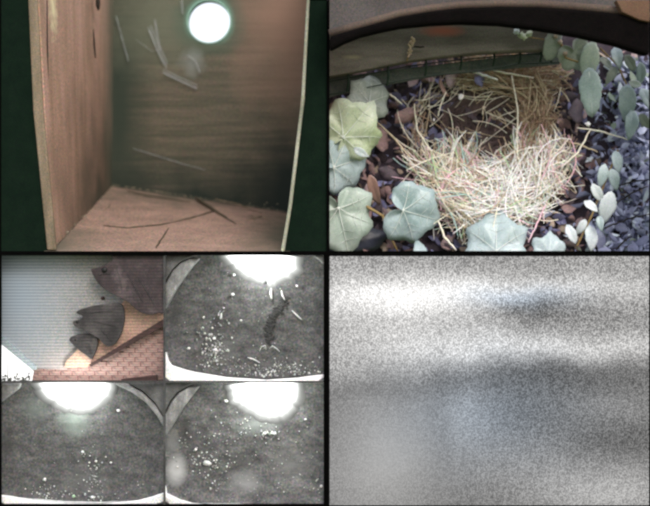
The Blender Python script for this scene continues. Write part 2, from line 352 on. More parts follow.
for i, (pts, L) in enumerate([([(215, 200), (236, 205), (262, 214)], 'fine pale stalk along the back right of the box floor'), ([(246, 222), (262, 217), (276, 226)], 'fine pale stalk in the right corner of the box floor'), ([(86, 232), (98, 218), (110, 206)], 'fine pale stalk by the left wall foot of the box floor'), ([(58, 243), (66, 238), (74, 243)], 'tiny pale stalk in the front left corner of the box floor'), ([(252, 216), (256, 226), (268, 232)], 'crossed pale stalk in the right corner of the box floor')]):
    strand('stalk', pts, .9, m_trim, L, 'stalk', dfun=fl)
wall = lambda x, y: BD-4
for i, (pts, r, L) in enumerate([
    ([(116, 17), (120, 32), (128, 61)], 1.1, 'pale cobweb strand highest at the left corner of the back panel'),
    ([(150, 28), (157, 45), (167, 66)], 1.4, 'thick pale cobweb strand left of the entrance hole'),
    ([(155, 20), (158, 38), (160, 50)], .7, 'thin pale cobweb strand beside the thick one left of the hole'),
    ([(163, 72), (180, 80), (197, 88)], 1.5, 'pale curved cobweb strand slanting below the entrance hole'),
    ([(188, 55), (195, 60), (200, 72)], .8, 'faint cobweb strand just below the entrance hole'),
    ([(182, 0), (183, 14)], .8, 'upright faint strand at the top edge left of the hole'),
    ([(136, 40), (152, 51), (160, 50)], .6, 'faint level strand crossing the upper left of the back panel'),
    ([(133, 148), (160, 157), (205, 170)], .8, 'long faint strand low on the back panel')]):
    if i >= 6: strand('cobweb_strand', pts, r*.3, m_webs, L, 'cobweb', 0, wall); continue
    w_ = MB()
    for q_ in range(3):
        ox, oy = rnd.gauss(0, .5), rnd.gauss(0, 1.2); V = []
        for a_, b_ in zip(pts, pts[1:]):
            for k in range(5): V.append(P(a_[0]+(b_[0]-a_[0])*k/5+ox+rnd.gauss(0, .15), a_[1]+(b_[1]-a_[1])*k/5+oy, BD-4-q_))
        V.append(P(pts[-1][0]+ox*.3, pts[-1][1]+oy, BD-4-q_)); w_.tube(V, .24*r, 4)
    tag(w_.build('cobweb_strand', m_webs), L, 'cobweb')

# ================================================================== B: nest in ivy
def surfB(px, py): return 150-(py-60)*.32     # backing leans: lower is nearer
bk = MB(); bk.slab([P(326, -20, 175), P(326, 256, 88), P(654, 256, 88), P(654, -20, 175)], (0, 8, 0), 10)
bank = bk.build('bank', m_soil); bank['kind'] = 'structure'
ho = thing('camera_housing', 'black arched camera housing rim above the nest with brown lip', 'camera housing')
outer = [(329.6, 33), (350, 27), (375, 20), (400, 13), (430, 8), (460, 4.5), (500, 3), (540, 3.5), (575, 6), (610, 9), (650, 16)]
low = [(329.6, 50), (345, 42), (360, 36), (380, 31), (400, 27), (430, 24), (460, 22.5), (500, 24), (540, 29), (580, 36), (615, 44), (650, 55)]
MB().prism([(329.6, -20)]+[(650, -20)]+[(x, y+2) for x, y in outer[::-1]], -34, 6).build('hood', m_hood, ho)
MB().tube([P(x, y+1, -38) for x, y in outer], 4.2, 8).build('lip', m_rimbrown, ho, smooth=True)
MB().prism([(x, y+3) for x, y in outer]+low[::-1], -46, 14).build('rim', m_rimblack, ho, bevel=3)
MB().prism([(616, 0), (650, 0), (650, 22), (640, 20), (622, 12)], -50, 9).build('end_block', m_orange, ho, bevel=1)
pl = thing('plank', 'weathered grey brown plank with a reddish patch above the nest', 'plank')
plo = [(326, 77), (350, 73), (380, 67), (410, 61), (440, 57), (480, 53), (520, 51), (560, 50)]
MB().prism([(326, 10), (562, 10)]+plo[::-1], 60, 14).build('board', m_plank, pl, bevel=1.5)
wm = thing('wire_fence', 'dark green wire netting strip under the weathered plank', 'netting')
for i, (x, y0, y1) in enumerate([(348, 72, 92), (388, 65, 86), (426, 59, 76), (461, 55, 70), (494, 52, 66), (520, 51, 64), (541, 50, 62), (552, 50, 62)]):
    MB().tube([P(x, y0, 68), P(x+.5, (y0+y1)/2, 67), P(x-1, y1, 70)], 1.3, 6).build('wire', m_mesh, wm)
for dy in (5, 18):
    MB().tube([P(x, y+dy*(1 if x < 500 else .7), 71) for x, y in plo], .7, 6).build('wire', m_mesh, wm)
pan = MB(); pan.prism([(326, 78), (560, 50), (560, 64), (440, 75), (380, 86), (326, 98)], 84, 4)
tag(pan.build('panel_strip', M('slate_strip', [(.3, (.07, .085, .082)), (.7, (.15, .165, .15))], scale=40, stretch=(1, 1, 3))), 'dull dark green strip behind the wire netting', 'strip')
ck = thing('catkin', 'upright pale tan catkin standing against the weathered plank', 'catkin')
c_ = MB()
for i in range(26):
    y = 38+i*.75; c_.blob(P(413-(y-38)*.24+rnd.gauss(0, 1), y, 52), 1.7-.03*i, i, 5, 3)
c_.build('flowers', m_catkin, ck, smooth=True); MB().tube([P(412, 40, 53), P(409, 52, 54), P(407, 61, 58)], .9).build('stalk', m_stem, ck)
strand('twig', [(414, 47), (419, 47), (424, 46.5)], 1.0, m_dark, 'tiny dark twig beside the tan catkin', 'twig', 0, lambda x, y: 54)

# litter of dead leaves
def leafquad(mb, c, size, ang, tilt):
    L = [(-1, 0, 0), (-.4, .45, .15), (.3, .42, .1), (1, 0, -.1), (.3, -.42, .12), (-.4, -.45, .1), (0, 0, -.12)]
    Mx = Matrix.Rotation(ang, 3, 'Y') @ Matrix.Rotation(tilt[0], 3, 'X') @ Matrix.Rotation(tilt[1], 3, 'Z'); q_ = rnd.uniform(.5, 1.5); b_ = rnd.uniform(-.35, .35)
    vs = [c+Mx @ Vector((x, z*1.15, y*q_+b_*x*x))*size*S for x, y, z in L]
    mb.add(vs, [(0, 1, 6), (1, 2, 6), (2, 3, 6), (3, 4, 6), (4, 5, 6), (5, 0, 6)])
lit = [MB() for _ in m_litter]
for i in range(1500):
    px = rnd.uniform(330, 650); py = rnd.uniform(52, 254)
    if px > 585 and rnd.random() < .6: continue
    k = rnd.choices(range(5), [4, 4, 2, 4, 1.5])[0]
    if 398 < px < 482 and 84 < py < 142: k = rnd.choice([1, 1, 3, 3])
    leafquad(lit[k], P(px, py, surfB(px, py)-rnd.uniform(2, 16)), rnd.uniform(4, 10), rnd.uniform(0, 6.3), (rnd.gauss(0, .6), rnd.gauss(0, .6)))
for k, mb in enumerate(lit):
    tag(mb.build('dead_leaves', m_litter[k], kind='stuff', fix=False, smooth=True), ['brown dead leaves littered around the nest', 'purplish blue dead leaves in the nest hollow', 'tan dead leaves scattered around the nest', 'near black rotting leaves under the nest', 'pinkish dead leaves scattered round the nest'][k], 'dead leaves')
# individual larger dead leaves behind the nest
def bigleaf(px, py, d, size, ang, mat, label, tilt=(.3, .2), name='dead_leaf', sx=1.0):
    m = MB(); n = 18; vs = [Vector((0, 0, 0))]; Mx = Matrix.Rotation(-ang, 3, 'Y') @ Matrix.Rotation(tilt[0], 3, 'X') @ Matrix.Rotation(tilt[1], 3, 'Z')
    for ri in (.5, 1):
        for i in range(n):
            a = 2*math.pi*i/n; r = ri*(1+.10*math.sin(5*a+px)+.05*math.sin(9*a))
            x, z = math.cos(a)*r, math.sin(a)*r*.55*sx
            vs.append(Vector((x, -.22*(x*x)+.3*abs(z), z)))
    W = [P(px, py, d)+Mx @ v*size*S for v in vs]
    fs = [(0, 1+i, 1+(i+1) % n) for i in range(n)]+[(1+i, 1+n+i, 1+n+(i+1) % n, 1+(i+1) % n) for i in range(n)]
    o = m.add(W, fs).build(name, mat, smooth=True); s_ = o.modifiers.new('t', 'SOLIDIFY'); s_.thickness = .5*S
    return tag(o, label, 'leaf')
bigleaf(452, 78, 110, 13, R(60), m_litter[4], 'curled pink brown dead leaf under the netting at the nest top left', (.5, .3))
bigleaf(405, 116, 108, 14, R(20), m_litter[0], 'brown dead leaf at the left rim of the nest', (.3, .2))
bigleaf(382, 140, 100, 15, R(80), m_litter[0], 'reddish brown dead leaf between the yellow ivy and the nest', (.3, .4))
bigleaf(388, 174, 92, 13, R(-30), m_litter[3], 'dark crumpled dead leaf above the veined ivy leaf', (.2, .2))
bigleaf(365, 240, 70, 24, R(10), m_leafd, 'dark blue black leaf at the bottom left of the nest bank', (.1, .2))
bigleaf(480, 78, 108, 12, R(70), m_litter[1], 'purplish dead leaf standing behind the nest straws', (.4, .4))
bigleaf(577, 112, 104, 16, R(70), m_litter[3], 'dark leaf hanging right of the nest behind the ivy leaf', (.2, .5))
bigleaf(560, 182, 90, 18, R(80), m_litter[0], 'dark red brown dead leaf right of the bright straws', (.2, .5))
bigleaf(443, 88, 104, 11, R(110), m_leafp, 'small pink curled leaf beside the nest hollow', (.6, .1), sx=.5)

# the nest
nest = thing('bird_nest', 'untidy cup nest of pale straw and brown grass stems', 'nest')
cx, cy = 486, 128
def straw_pts(kind):
    if kind == 'low':
        a = rnd.uniform(.03, .92)*math.pi; k = rnd.uniform(.38, 1.22)
        x = cx+4+math.cos(a)*66*k; y = cy+13+math.sin(a)*74*k; L = rnd.uniform(22, 60); th = a+math.pi/2+rnd.gauss(0, .75); dep = 26+18*math.sin(math.pi*min(1, max(0, (k-.62)/.63)))
    elif kind == 'right':
        a = rnd.gauss(-.1, .42); k = rnd.uniform(.7, 1.1); x = cx+math.cos(a)*56*k; y = cy-8+math.sin(a)*74*k; L = rnd.uniform(18, 46); th = a+math.pi/2+rnd.gauss(0, .6); dep = 24+rnd.uniform(-8, 10)
    elif kind == 'top':
        x = rnd.uniform(468, 552); y = 72+rnd.gauss(0, 9)+(x-500)*.06; L = rnd.uniform(28, 62); th = rnd.gauss(.12, .32); dep = 24+rnd.uniform(-8, 8)
    else:
        a = rnd.uniform(math.pi*.8, math.pi*1.35); k = rnd.uniform(.85, 1.2); x = cx+math.cos(a)*70*k; y = cy+math.sin(a)*52*k; L = rnd.uniform(18, 46); th = a+math.pi/2+rnd.gauss(0, .5); dep = 16+rnd.uniform(-6, 8)
    bend = rnd.gauss(0, .85); pts = []
    d0 = surfB(x, y)-dep+rnd.gauss(0, 4); sl = rnd.gauss(0, .12); tt = th-bend/2; px, py = x-math.cos(th)*L/2, y-math.sin(th)*L/2
    for i in range(7):
        pts.append(P(px, min(py, 249), d0+sl*(i-3)*L/7)); tt += bend/7; px += math.cos(tt)*L/6; py += math.sin(tt)*L/6
    return pts, (x, y)
def straw_mat(kind, x, y):
    r = rnd.random()
    if kind == 'low':
        w_ = math.exp(-((x-515)/45)**2-((y-195)/38)**2)  # whiter straws gather here to imitate the brightly lit middle
        if r < .12+.70*w_: return 5
        if r < .40+.45*w_+.0: return 0
        return rnd.choice([3, 3, 4, 6, 1, 1, 1, 2, 0])
    if kind == 'right': return rnd.choice([1, 2, 2, 2, 2, 1])
    if kind == 'top': return rnd.choice([0, 1, 1, 2, 2])
    return rnd.choice([1, 2, 2, 0])
for i in range(300):
    kind = rnd.choices(['low', 'right', 'top', 'left'], [6, 2.0, 2, .35])[0]
    pts, (x, y) = straw_pts(kind)
    for p in pts: p.y -= .006
    MB().tube(pts, [.4, .65, .75, .8, .75, .6, .35], 4).build('straw', m_straw[straw_mat(kind, x, y)], nest, fix=False)
mass = [MB() for _ in m_straw]
for i in range(2400):
    kind = rnd.choices(['low', 'right', 'top', 'left'], [6, 3.6, 2.4, .25])[0]
    pts, (x, y) = straw_pts(kind)
    mass[straw_mat(kind, x, y)].tube(pts[::1], rnd.uniform(.28, .55), 3)
cup = MB()
for i in range(700):
    a = rnd.uniform(0, 6.28); k = rnd.uniform(.25, .95); x = cx-2+math.cos(a)*44*k; y = cy-8+math.sin(a)*32*k
    th = a+math.pi/2+rnd.gauss(0, .35); L = rnd.uniform(15, 34); b = rnd.gauss(.4, .3); tt = th-b/2; px, py = x-math.cos(th)*L/2, y-math.sin(th)*L/2; pts = []
    for j in range(6): pts.append(P(px, py, surfB(x, y)-4-16*k)); tt += b/6; px += math.cos(tt)*L/6; py += math.sin(tt)*L/6
    cup.tube(pts, rnd.uniform(.35, .7), 3)
for i in range(60):
    x = rnd.uniform(420, 560); y = rnd.uniform(82, 160); th = rnd.uniform(0, 3.14); L = rnd.uniform(20, 50); b = rnd.gauss(0, .8); tt = th-b/2; px, py = x-math.cos(th)*L/2, y-math.sin(th)*L/2; pts = []
    for j in range(7): pts.append(P(px, py, surfB(x, y)-26)); tt += b/7; px += math.cos(tt)*L/7; py += math.sin(tt)*L/7
    mass[0 if i % 3 else 1].tube(pts, rnd.uniform(.3, .55), 3)
for k, mb in enumerate(mass):
    if mb.v: mb.build('straw_tangle', m_straw[k], nest, fix=False, kind='stuff')
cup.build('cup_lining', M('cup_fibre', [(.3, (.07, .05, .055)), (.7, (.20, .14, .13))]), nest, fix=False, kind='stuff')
# long loose straws singled out
def dB(off): return lambda x, y: surfB(x, y)-off
for pts, r, mi, L in [([(414, 104), (417, 130), (432, 152), (440, 165)], 1.0, 0, 'long loose straw standing at the left rim of the nest'),
    ([(376, 121), (396, 140), (412, 160)], 1.1, 1, 'loose tan straw leaning from the yellow ivy leaf to the nest'),
    ([(462, 67), (480, 74), (498, 80)], 1.5, 5, 'bright loose straw poking up at the nest top beside the netting'),
    ([(473, 63), (500, 72), (534, 78)], 1.1, 0, 'pale loose straw lying along the top rim of the nest'),
    ([(386, 92), (395, 98), (402, 104)], 1.1, 0, 'short pale stalk sticking up left of the nest hollow'),
    ([(446, 92), (441, 104), (438, 116)], .9, 0, 'thin pale stalk beside the small pink leaf'),
    ([(577, 128), (600, 131), (628, 140)], 1.0, 0, 'long pale stem reaching right from the nest towards the blue foliage'),
    ([(560, 140), (580, 145), (598, 152)], 1.0, 1, 'tan stem just under the long pale stem right of the nest'),
    ([(561, 168), (578, 152), (590, 130)], 1.2, 0, 'pale forked stem rising at the right rim of the nest'),
    ([(512, 76), (518, 110), (517, 150), (521, 170)], .9, 0, 'upright pale straw crossing the nest hollow'),
    ([(438, 220), (444, 236), (456, 250)], 1.3, 0, 'pale bent stalk at the bottom left of the bright straws'),
    ([(545, 205), (536, 226), (528, 242)], 1.0, 3, 'pinkish stalk pointing down below the bright straws')]:
    strand('loose_straw', pts, r, m_straw[mi], L, 'straw', 0, dB(48))
tag(MB().blob(P(434, 120, 84), 1.7, 2, 8, 6, .3, (.6, .5, 1)).build('feather_tuft', m_white, smooth=True), 'tiny white fluff tuft in the dark nest hollow', 'fluff')
tag(MB().blob(P(461, 97, 84), 3.0, 5, 9, 6, .5, (1, .5, .9)).build('feather_tuft', m_white, smooth=True), 'white fluff tuft by the curled pink dead leaf', 'fluff')
tag(MB().blob(P(588, 124, 60), 3.0, 7, 9, 6, .5, (1, .5, .7)).build('feather_tuft', m_white, smooth=True), 'white fluff tuft under the tip of the hanging ivy leaf', 'fluff')

# ivy
IVY = [(0, 1.16), (8, 1.04), (22, .90), (33, .84), (42, .90), (51, 1.0), (60, .93), (74, .80), (84, .78), (96, .84), (106, .88), (118, .80), (138, .68), (160, .52), (172, .34), (180, .16)]
LONG = [(0, 1.3), (8, 1.1), (22, .74), (45, .46), (70, .38), (100, .36), (130, .40), (155, .5), (170, .6), (180, .62)]
OVAL = [(0, 1.3), (8, 1.08), (20, .84), (40, .62), (70, .50), (100, .48), (135, .58), (160, .72), (180, .86)]
def ivy_leaf(parent, px, py, d, size, ang, mat, label=None, tilt=(0, 0), shape=IVY, veins=True, wid=1.0, curl=.25):
    def rad(t):
        t = abs(t)
        for (a, r0), (b, r1) in zip(shape, shape[1:]):
            if a <= t <= b: u = (t-a)/(b-a); return r0*(1-u)+r1*u
        return shape[-1][1]
    Mx = Matrix.Rotation(ang, 3, 'Y') @ Matrix.Rotation(tilt[0], 3, 'X') @ Matrix.Rotation(tilt[1], 3, 'Z')
    def pt(t, k):
        r = rad(t)*k*(1+.14*k*noise.noise(Vector((math.cos(R(t))*1.6, math.sin(R(t))*1.6, px*.37+py*.11)))+.03*math.sin(t*.55+px)); x = math.cos(R(t))*r; z = math.sin(R(t))*r*wid
        yy = curl*(x*x*.9+z*z)-(.16*abs(math.sin(R(t)*2.5))*k if shape is IVY else .22*abs(z))
        return P(px, py, d)+Mx @ Vector((x, yy, z))*size*S
    n = 48; vs = [pt(0, 0)]; ks = (.3, .55, .8, 1)
    for k in ks:
        for i in range(n): vs.append(pt(-180+360*i/n, k))
    fs = [(0, 1+i, 1+(i+1) % n) for i in range(n)]
    for j in range(3): fs += [(1+j*n+i, 1+(j+1)*n+i, 1+(j+1)*n+(i+1) % n, 1+j*n+(i+1) % n) for i in range(n)]
    o = MB().add(vs, fs).build('leaf', mat, parent, smooth=True); s_ = o.modifiers.new('t', 'SOLIDIFY'); s_.thickness = .25*S; s_.offset = 0
    if label: o['label'] = label
    if veins:
        v = MB()
        base = pt(180, .9)
        for t in ((0, 56, -56, 104, -104) if shape is IVY else (0,)):
            L = []
            for i in range(9):
                u = i/8; tgt = pt(t, .95*u) if u > 0 else pt(0, 0)
                p = base.lerp(tgt, min(1, .15+u*1.2)) if u < .75 else tgt
                L.append(p+Vector((0, -.7*S, 0)))
            v.tube(L, [size*.014*(1.15-.8*i/8) for i in range(9)], 4)
            if shape is IVY:
                for f_ in (.4, .62):
                    for sg in (-1, 1):
                        a = pt(t, f_); b_ = pt(t+sg*22, min(.9, f_+.28)); v.tube([a+Vector((0, -.7*S, 0)), b_+Vector((0, -.7*S, 0))], [size*.006, size*.003], 3)
        v.build('vein', m_vein, o, smooth=True)
    return o
iv = thing('ivy_plant', 'ivy with large pale veined leaves left of the nest', 'ivy')
ivy_leaf(iv, 369, 101, 70, 28, R(-75), m_leafg, 'grey green rounded leaf', (.3, .2), wid=1.05)
ivy_leaf(iv, 346, 134, 58, 40, R(-50), m_leafy, 'yellow green leaf with white sheen', (.15, -.2))
ivy_leaf(iv, 336, 166, 62, 36, R(-10), m_leafb, None, (.3, .3))
ivy_leaf(iv, 339, 212, 50, 44, R(75), m_leaf, 'largest pale leaf, cut by the left edge', (-.1, .1))
ivy_leaf(iv, 406, 211, 46, 36, R(18), m_leafb, 'pale leaf with fanned white veins', (.15, .15), wid=1.05)
ivy_leaf(iv, 373, 186, 64, 20, R(78), m_leafp, 'narrow pinkish brown leaf', (.2, .4), shape=LONG, veins=False, wid=.8)
ivy_leaf(iv, 360, 152, 49, 9, R(30), m_leafw, 'white highlight on the yellow green leaf, shaped as a small leaf', (.2, .2), shape=OVAL, veins=False)  # highlight of the yellow leaf modelled as a pale shape
MB().tube([P(352, 196, 62), P(366, 206, 56), P(383, 216, 50)], [1.5, 1.7, 1.3], 6).build('stem', m_stem, iv, smooth=True)
MB().tube([P(331, 108, 76), P(344, 101, 74), P(358, 100, 71)], [1.0, 1, .8], 6).build('stem', m_stem, iv, smooth=True)
MB().tube([P(383, 216, 50), P(392, 240, 56), P(398, 252, 60)], [1.2, 1.2, 1.0], 6).build('stem', m_stem, iv, smooth=True)
iw = thing('ivy_plant', 'pale ivy sprig whose leaves stand up along the bottom edge', 'ivy')
ivy_leaf(iw, 496, 248, 40, 36, R(-88), m_leafb, 'large pale triangular leaf', (-.1, .1), wid=1.1)
ivy_leaf(iw, 549, 254, 42, 22, R(-80), m_leafb, None, (.1, .1), veins=False)
ivy_leaf(iw, 421, 255, 48, 16, R(-100), m_leafb, 'whitish leaf by the bottom edge', (.1, .3), shape=OVAL, veins=False)
MB().tube([P(494, 250, 50), P(520, 253, 52), P(549, 253, 50)], 1.2, 6).build('stem', m_stem, iw)
ih = thing('ivy_plant', 'hanging ivy sprig with a long pointed leaf at upper right', 'ivy')
ivy_leaf(ih, 590, 84, 40, 27, R(84), m_leafb, 'long pointed bluish leaf hanging down', (.2, .2), shape=LONG, wid=1.15)
ivy_leaf(ih, 552, 46, 52, 19, R(-80), m_leafg, None, (.2, -.3), shape=OVAL, veins=False, wid=1.1)
ivy_leaf(ih, 574, 52, 50, 22, R(60), m_leafg, None, (.2, .3), veins=False)
ivy_leaf(ih, 590, 58, 46, 20, R(100), m_leaf, None, (.2, .3), shape=OVAL, veins=False)
MB().tube([P(556, 32, 54), P(562, 46, 52), P(566, 58, 50), P(578, 62, 44)], [1.4, 1.5, 1.3, 1.0], 6).build('stem', m_stem, ih, smooth=True)
for k, (x, y) in enumerate([(556, 36), (560, 42), (565, 54)]): MB().blob(P(x, y, 48), 2.6, k, 7, 5).build('bud', m_litter[2], ih, smooth=True)
iy = thing('yellow_flower_sprig', 'small bright yellow green sprig at the edge of the plank', 'sprig')
for k, (x, y) in enumerate([(517, 31), (521, 35), (529, 34), (524, 37)]): MB().blob(P(x, y, 44), 3.2, k, 7, 5, .5).build('petal', m_leafy if k else m_leafw, iy, smooth=True)
MB().tube([P(520, 35, 46), P(534, 38, 50), P(548, 40, 55)], .7, 5).build('stalk', m_stem, iy)
ir = thing('white_leaf_sprig', 'sprig of small whitish oval leaves right of the nest', 'sprig')
for x, y, s_, a, m_ in [(571, 233, 11, 65, m_leafw), (591, 236, 14, 85, m_leafw), (608, 205, 18, 105, m_leafw), (597, 192, 11, 60, m_leafw), (603, 174, 12, 100, m_leafb), (614, 178, 12, 70, m_leafb), (582, 226, 9, 120, m_leafw), (600, 222, 8, 80, m_leafb), (590, 205, 9, 40, m_leafw), (617, 160, 12, 80, m_leafb)]:
    ivy_leaf(ir, x, y, 50+rnd.uniform(-4, 10), s_, R(a), m_, None, (rnd.uniform(-.2, .3), rnd.uniform(-.3, .3)), shape=OVAL, veins=False)
MB().tube([P(577, 246, 60), P(592, 215, 62), P(604, 185, 64), P(618, 150, 68)], 1.1, 6).build('stem', m_stem, ir)
iu = thing('drooping_leaf_sprig', 'sprig of blurred pale blue leaves in the upper right corner', 'sprig')
for x, y, s_, a, m_ in [(617, 55, 12, 80, m_leafb), (630, 62, 11, 50, m_leafg), (641, 72, 12, 80, m_leafb), (627, 100, 20, 85, m_leafb), (612, 74, 10, 120, m_leafg), (646, 96, 13, 70, m_leafb), (635, 84, 8, 20, m_leafw), (606, 62, 9, 40, m_leafg), (632, 122, 16, 95, m_leafb), (644, 120, 10, 60, m_leafg)]:
    ivy_leaf(iu, x, y, 60+rnd.uniform(-8, 14), s_, R(a), m_, None, (rnd.uniform(-.2, .4), rnd.uniform(-.4, .4)), shape=OVAL, veins=False)
MB().tube([P(600, 48, 66), P(618, 66, 66), P(632, 96, 68), P(636, 130, 70)], 1.0, 6).build('stem', m_stem, iu)
bf = [MB() for _ in m_blue]
for i in range(1500):
    px = min(652, 660-abs(rnd.gauss(0, 30))); py = rnd.uniform(60, 256)
    if py > 150: px = min(652, 655-abs(rnd.gauss(0, 42)))
    if px < 590 and rnd.random() < .7: continue
    k = rnd.choices(range(4), [5, 6, 1.3, 1.5 if py < 140 else .3])[0]
    leafquad(bf[k], P(px+rnd.gauss(0, 2), py, surfB(px, py)-rnd.uniform(8, 34)), rnd.choice([2.5, 3.5, 5, 9]), rnd.uniform(0, 6.3), (rnd.gauss(0, .9), rnd.gauss(0, .7)))
for k, mb in enumerate(bf): tag(mb.build('shrub_foliage', m_blue[k], kind='stuff', fix=False, smooth=True), ['lavender blue foliage massed down the right side', 'dark slate foliage massed down the right side', 'pale blue leaves coloured as glints among the right side foliage', 'dull green leaves among the right side foliage'][k], 'foliage')  # palest set paints highlights into the foliage
for i, (a, b) in enumerate([((612, 206), (648, 186)), ((605, 228), (650, 214)), ((618, 186), (650, 180)), ((632, 236), (616, 250))]):
    strand('twig', [a, ((a[0]+b[0])/2, (a[1]+b[1])/2-2), b], .9, m_dark, ['dark twig slanting through the blue foliage beside the white leaves', 'lowest long dark twig in the blue foliage', 'level dark twig high in the blue foliage', 'short dark twig at the bottom right corner foliage'][i], 'twig', 0, dB(40))

# ================================================================== C: porch corner with fish ornaments
def C(x, y): return (x/3.776, 250+y/3.776)
porch = thing('porch_ceiling', 'pale blue grey ribbed porch ceiling behind the three fish', 'ceiling')
MB().prism([C(0, 10), C(617, 10), C(617, 250), C(475, 200), C(250, 440), C(256.5, 452), C(130, 447), C(0, 333)], 26, 5).build('panel', m_soffit_g, porch)
MB().prism([C(0, 322), C(14, 330), C(134, 440), C(134, 452), C(122, 452), C(0, 352)], 22, 5).build('fascia', m_soffit_b, porch)
wl = thing('house_wall', 'orange rendered wall with pink brick courses under the dark beam', 'wall')
MB().prism([C(470, 190), C(617, 215), C(617, 262), C(330, 440), C(240, 446), C(250, 420)], 23, 5).build('render', m_render, wl)
MB().prism([C(130, 444), C(330, 434), C(617, 270), C(617, 512), C(118, 512)], 28, 4).build('mortar_bed', m_mortar, wl)
brick_me = {}
rowh = 4.6; 
for r_ in range(14):
    y = 379.5-rowh*(r_+1)+.8
    for c_ in range(12):
        x = 33+c_*11.4+(5.7 if r_ % 2 else 0); x1 = min(x+10.4, 163.3)
        xl = 88+(365-(y-1.6))*1.62
        if x1 < (xl if y < 363 else 30): continue
        if x > 162: continue
        if y < 363 and x < xl: continue
        # meshes shared by alike full bricks
        key = 'h' if x1-x < 10 else 'f'
        if key == 'h':
            o = MB().bar(x, y, x1, y+rowh-.7, 27.4, 3).build('brick', m_brick, wl)
        else:
            if 'f' not in brick_me:
                mb = MB(); k = (D+26)/D; a, h, t = 5.2*k*S, (rowh-.7)/2*k*S, 1.5*S
                mb.add([(sx*a, sy*t, sz*h) for sx in (-1, 1) for sy in (-1, 1) for sz in (-1, 1)], [(0, 1, 3, 2), (4, 6, 7, 5), (0, 4, 5, 1), (2, 3, 7, 6), (0, 2, 6, 4), (1, 5, 7, 3)])
                brick_me['f'] = mb.mesh('brick', m_brick)
            o = bpy.data.objects.new('brick', brick_me['f']); COL.objects.link(o); o.parent = wl
            o.location = P(x+5.2, y+(rowh-.7)/2, 28.6+rnd.uniform(-.3, .5))
tag(MB().prism([C(617, 260), C(617, 288), C(345, 440), C(333, 434)], 15, 8).build('beam', m_beam, bevel=.4), 'dark red brown beam slanting across the house wall', 'beam')
tag(MB().prism([C(455, 490), C(592, 473), C(592, 496), C(470, 500)], 18, 6).build('ledge', m_beam, bevel=.3), 'short dark ledge at the foot of the brick wall', 'ledge')
sky_gap = thing('sky_opening', 'gap under the porch edge, its white sky a glowing sheet, with dark shrubs outside', 'opening')
MB().prism([C(0, 345), C(126, 448), C(124, 512), C(0, 512)], 40, 2).build('pane', m_daylight, sky_gap)  # added glowing sheet stands in for the bright sky
sh = MB()
for i in range(150):
    x = rnd.uniform(5, 112); h = 12+14*abs(math.sin(x*.07))+rnd.gauss(0, 6); y = 500-rnd.random()*h*1.3
    leafquad(sh, P(*C(x, y), 36), rnd.uniform(.8, 1.8), rnd.uniform(0, 6.3), (rnd.gauss(0, .5), rnd.gauss(0, .5)))
tag(sh.build('hedge', m_plantd, kind='stuff', fix=False), 'dark hedge tops showing against the white gap under the porch', 'hedge')
tag(MB().tube([P(*C(30, 500), 36), P(*C(29, 460), 36), P(*C(32, 412), 36)], [.5, .5, .3]).build('sapling', m_plantd), 'thin dark bare sapling against the white gap', 'sapling')
tag(MB().blob(P(*C(388, 182), 25), 2.2, 1, 10, 6, .1, (1, .5, .8)).build('ceiling_hook', m_beam, smooth=True), 'small dark hook on the ceiling between the large and middle fish', 'hook')
def fish(outline, d, mat, label, eye, er, fin):
    t = thing('fish_ornament', label, 'fish ornament', 'fish ornaments on the porch wall')
    pts = []
    n = len(outline)
    for i in range(n):   # Catmull-Rom through the outline
        p0, p1, p2, p3 = [Vector(outline[(i+k) % n]) for k in (-1, 0, 1, 2)]
        for u in (0, .33, .66):
            pts.append(tuple(.5*((2*p1)+(p2-p0)*u+(2*p0-5*p1+4*p2-p3)*u*u+(3*p1-p0-3*p2+p3)*u**3)))
    MB().prism([C(min(x, 618), max(y, 16)) for x, y in pts], d, 5).build('body', mat, t, bevel=.8)
    ex, ey = C(*eye); MB().blob(P(ex, ey, d), er, 1, 12, 8, .05, (1, .5, 1)).build('eye', m_eye, t, smooth=True)
    v = MB()
    for a, b in fin: v.tube([P(*C(*a), d-.4), P(*C((a[0]+b[0])/2, (a[1]+b[1])/2-4), d-.8), P(*C(*b), d-.4)], [.3, .55, .3], 5)
    v.build('fin_ridge', m_fish, t)
    MB().tube([P(*C(*outline[len(outline)//3]), 8+d) , P(*C(*outline[len(outline)//3]), 26)], 1, 6).build('bracket', m_eye, t)
    return t
fish([(344, 76), (350, 70), (372, 66), (400, 54), (424, 38), (438, 17), (618, 17), (618, 222), (600, 238), (565, 244), (530, 236), (500, 212), (470, 188), (440, 172), (408, 156), (378, 134), (356, 104)], 5, m_fishp,
     'largest dark fish ornament with a purple tinge at the top right', (394, 76), 3.0, [((372, 96), (420, 88)), ((440, 60), (460, 150)), ((520, 100), (590, 220)), ((480, 90), (540, 200))])
fish([(286, 236), (318, 219), (380, 206), (448, 202), (466, 222), (469, 268), (456, 318), (434, 354), (408, 365), (388, 352), (372, 334), (340, 316), (310, 300), (288, 292), (273, 272), (300, 262), (312, 250)], 11, m_fish,
     'middle sized dark fish ornament with a small head at left', (292, 272), 1.6, [((330, 240), (430, 230)), ((350, 270), (440, 290)), ((380, 300), (420, 345))])
fish([(260, 336), (288, 320), (338, 318), (362, 326), (369, 345), (364, 375), (350, 405), (342, 412), (322, 396), (296, 378), (274, 356)], 16, m_fish,
     'smallest dark fish ornament, lowest of the three', (284, 340), 1.1, [((300, 345), (350, 340)), ((320, 360), (345, 395))])

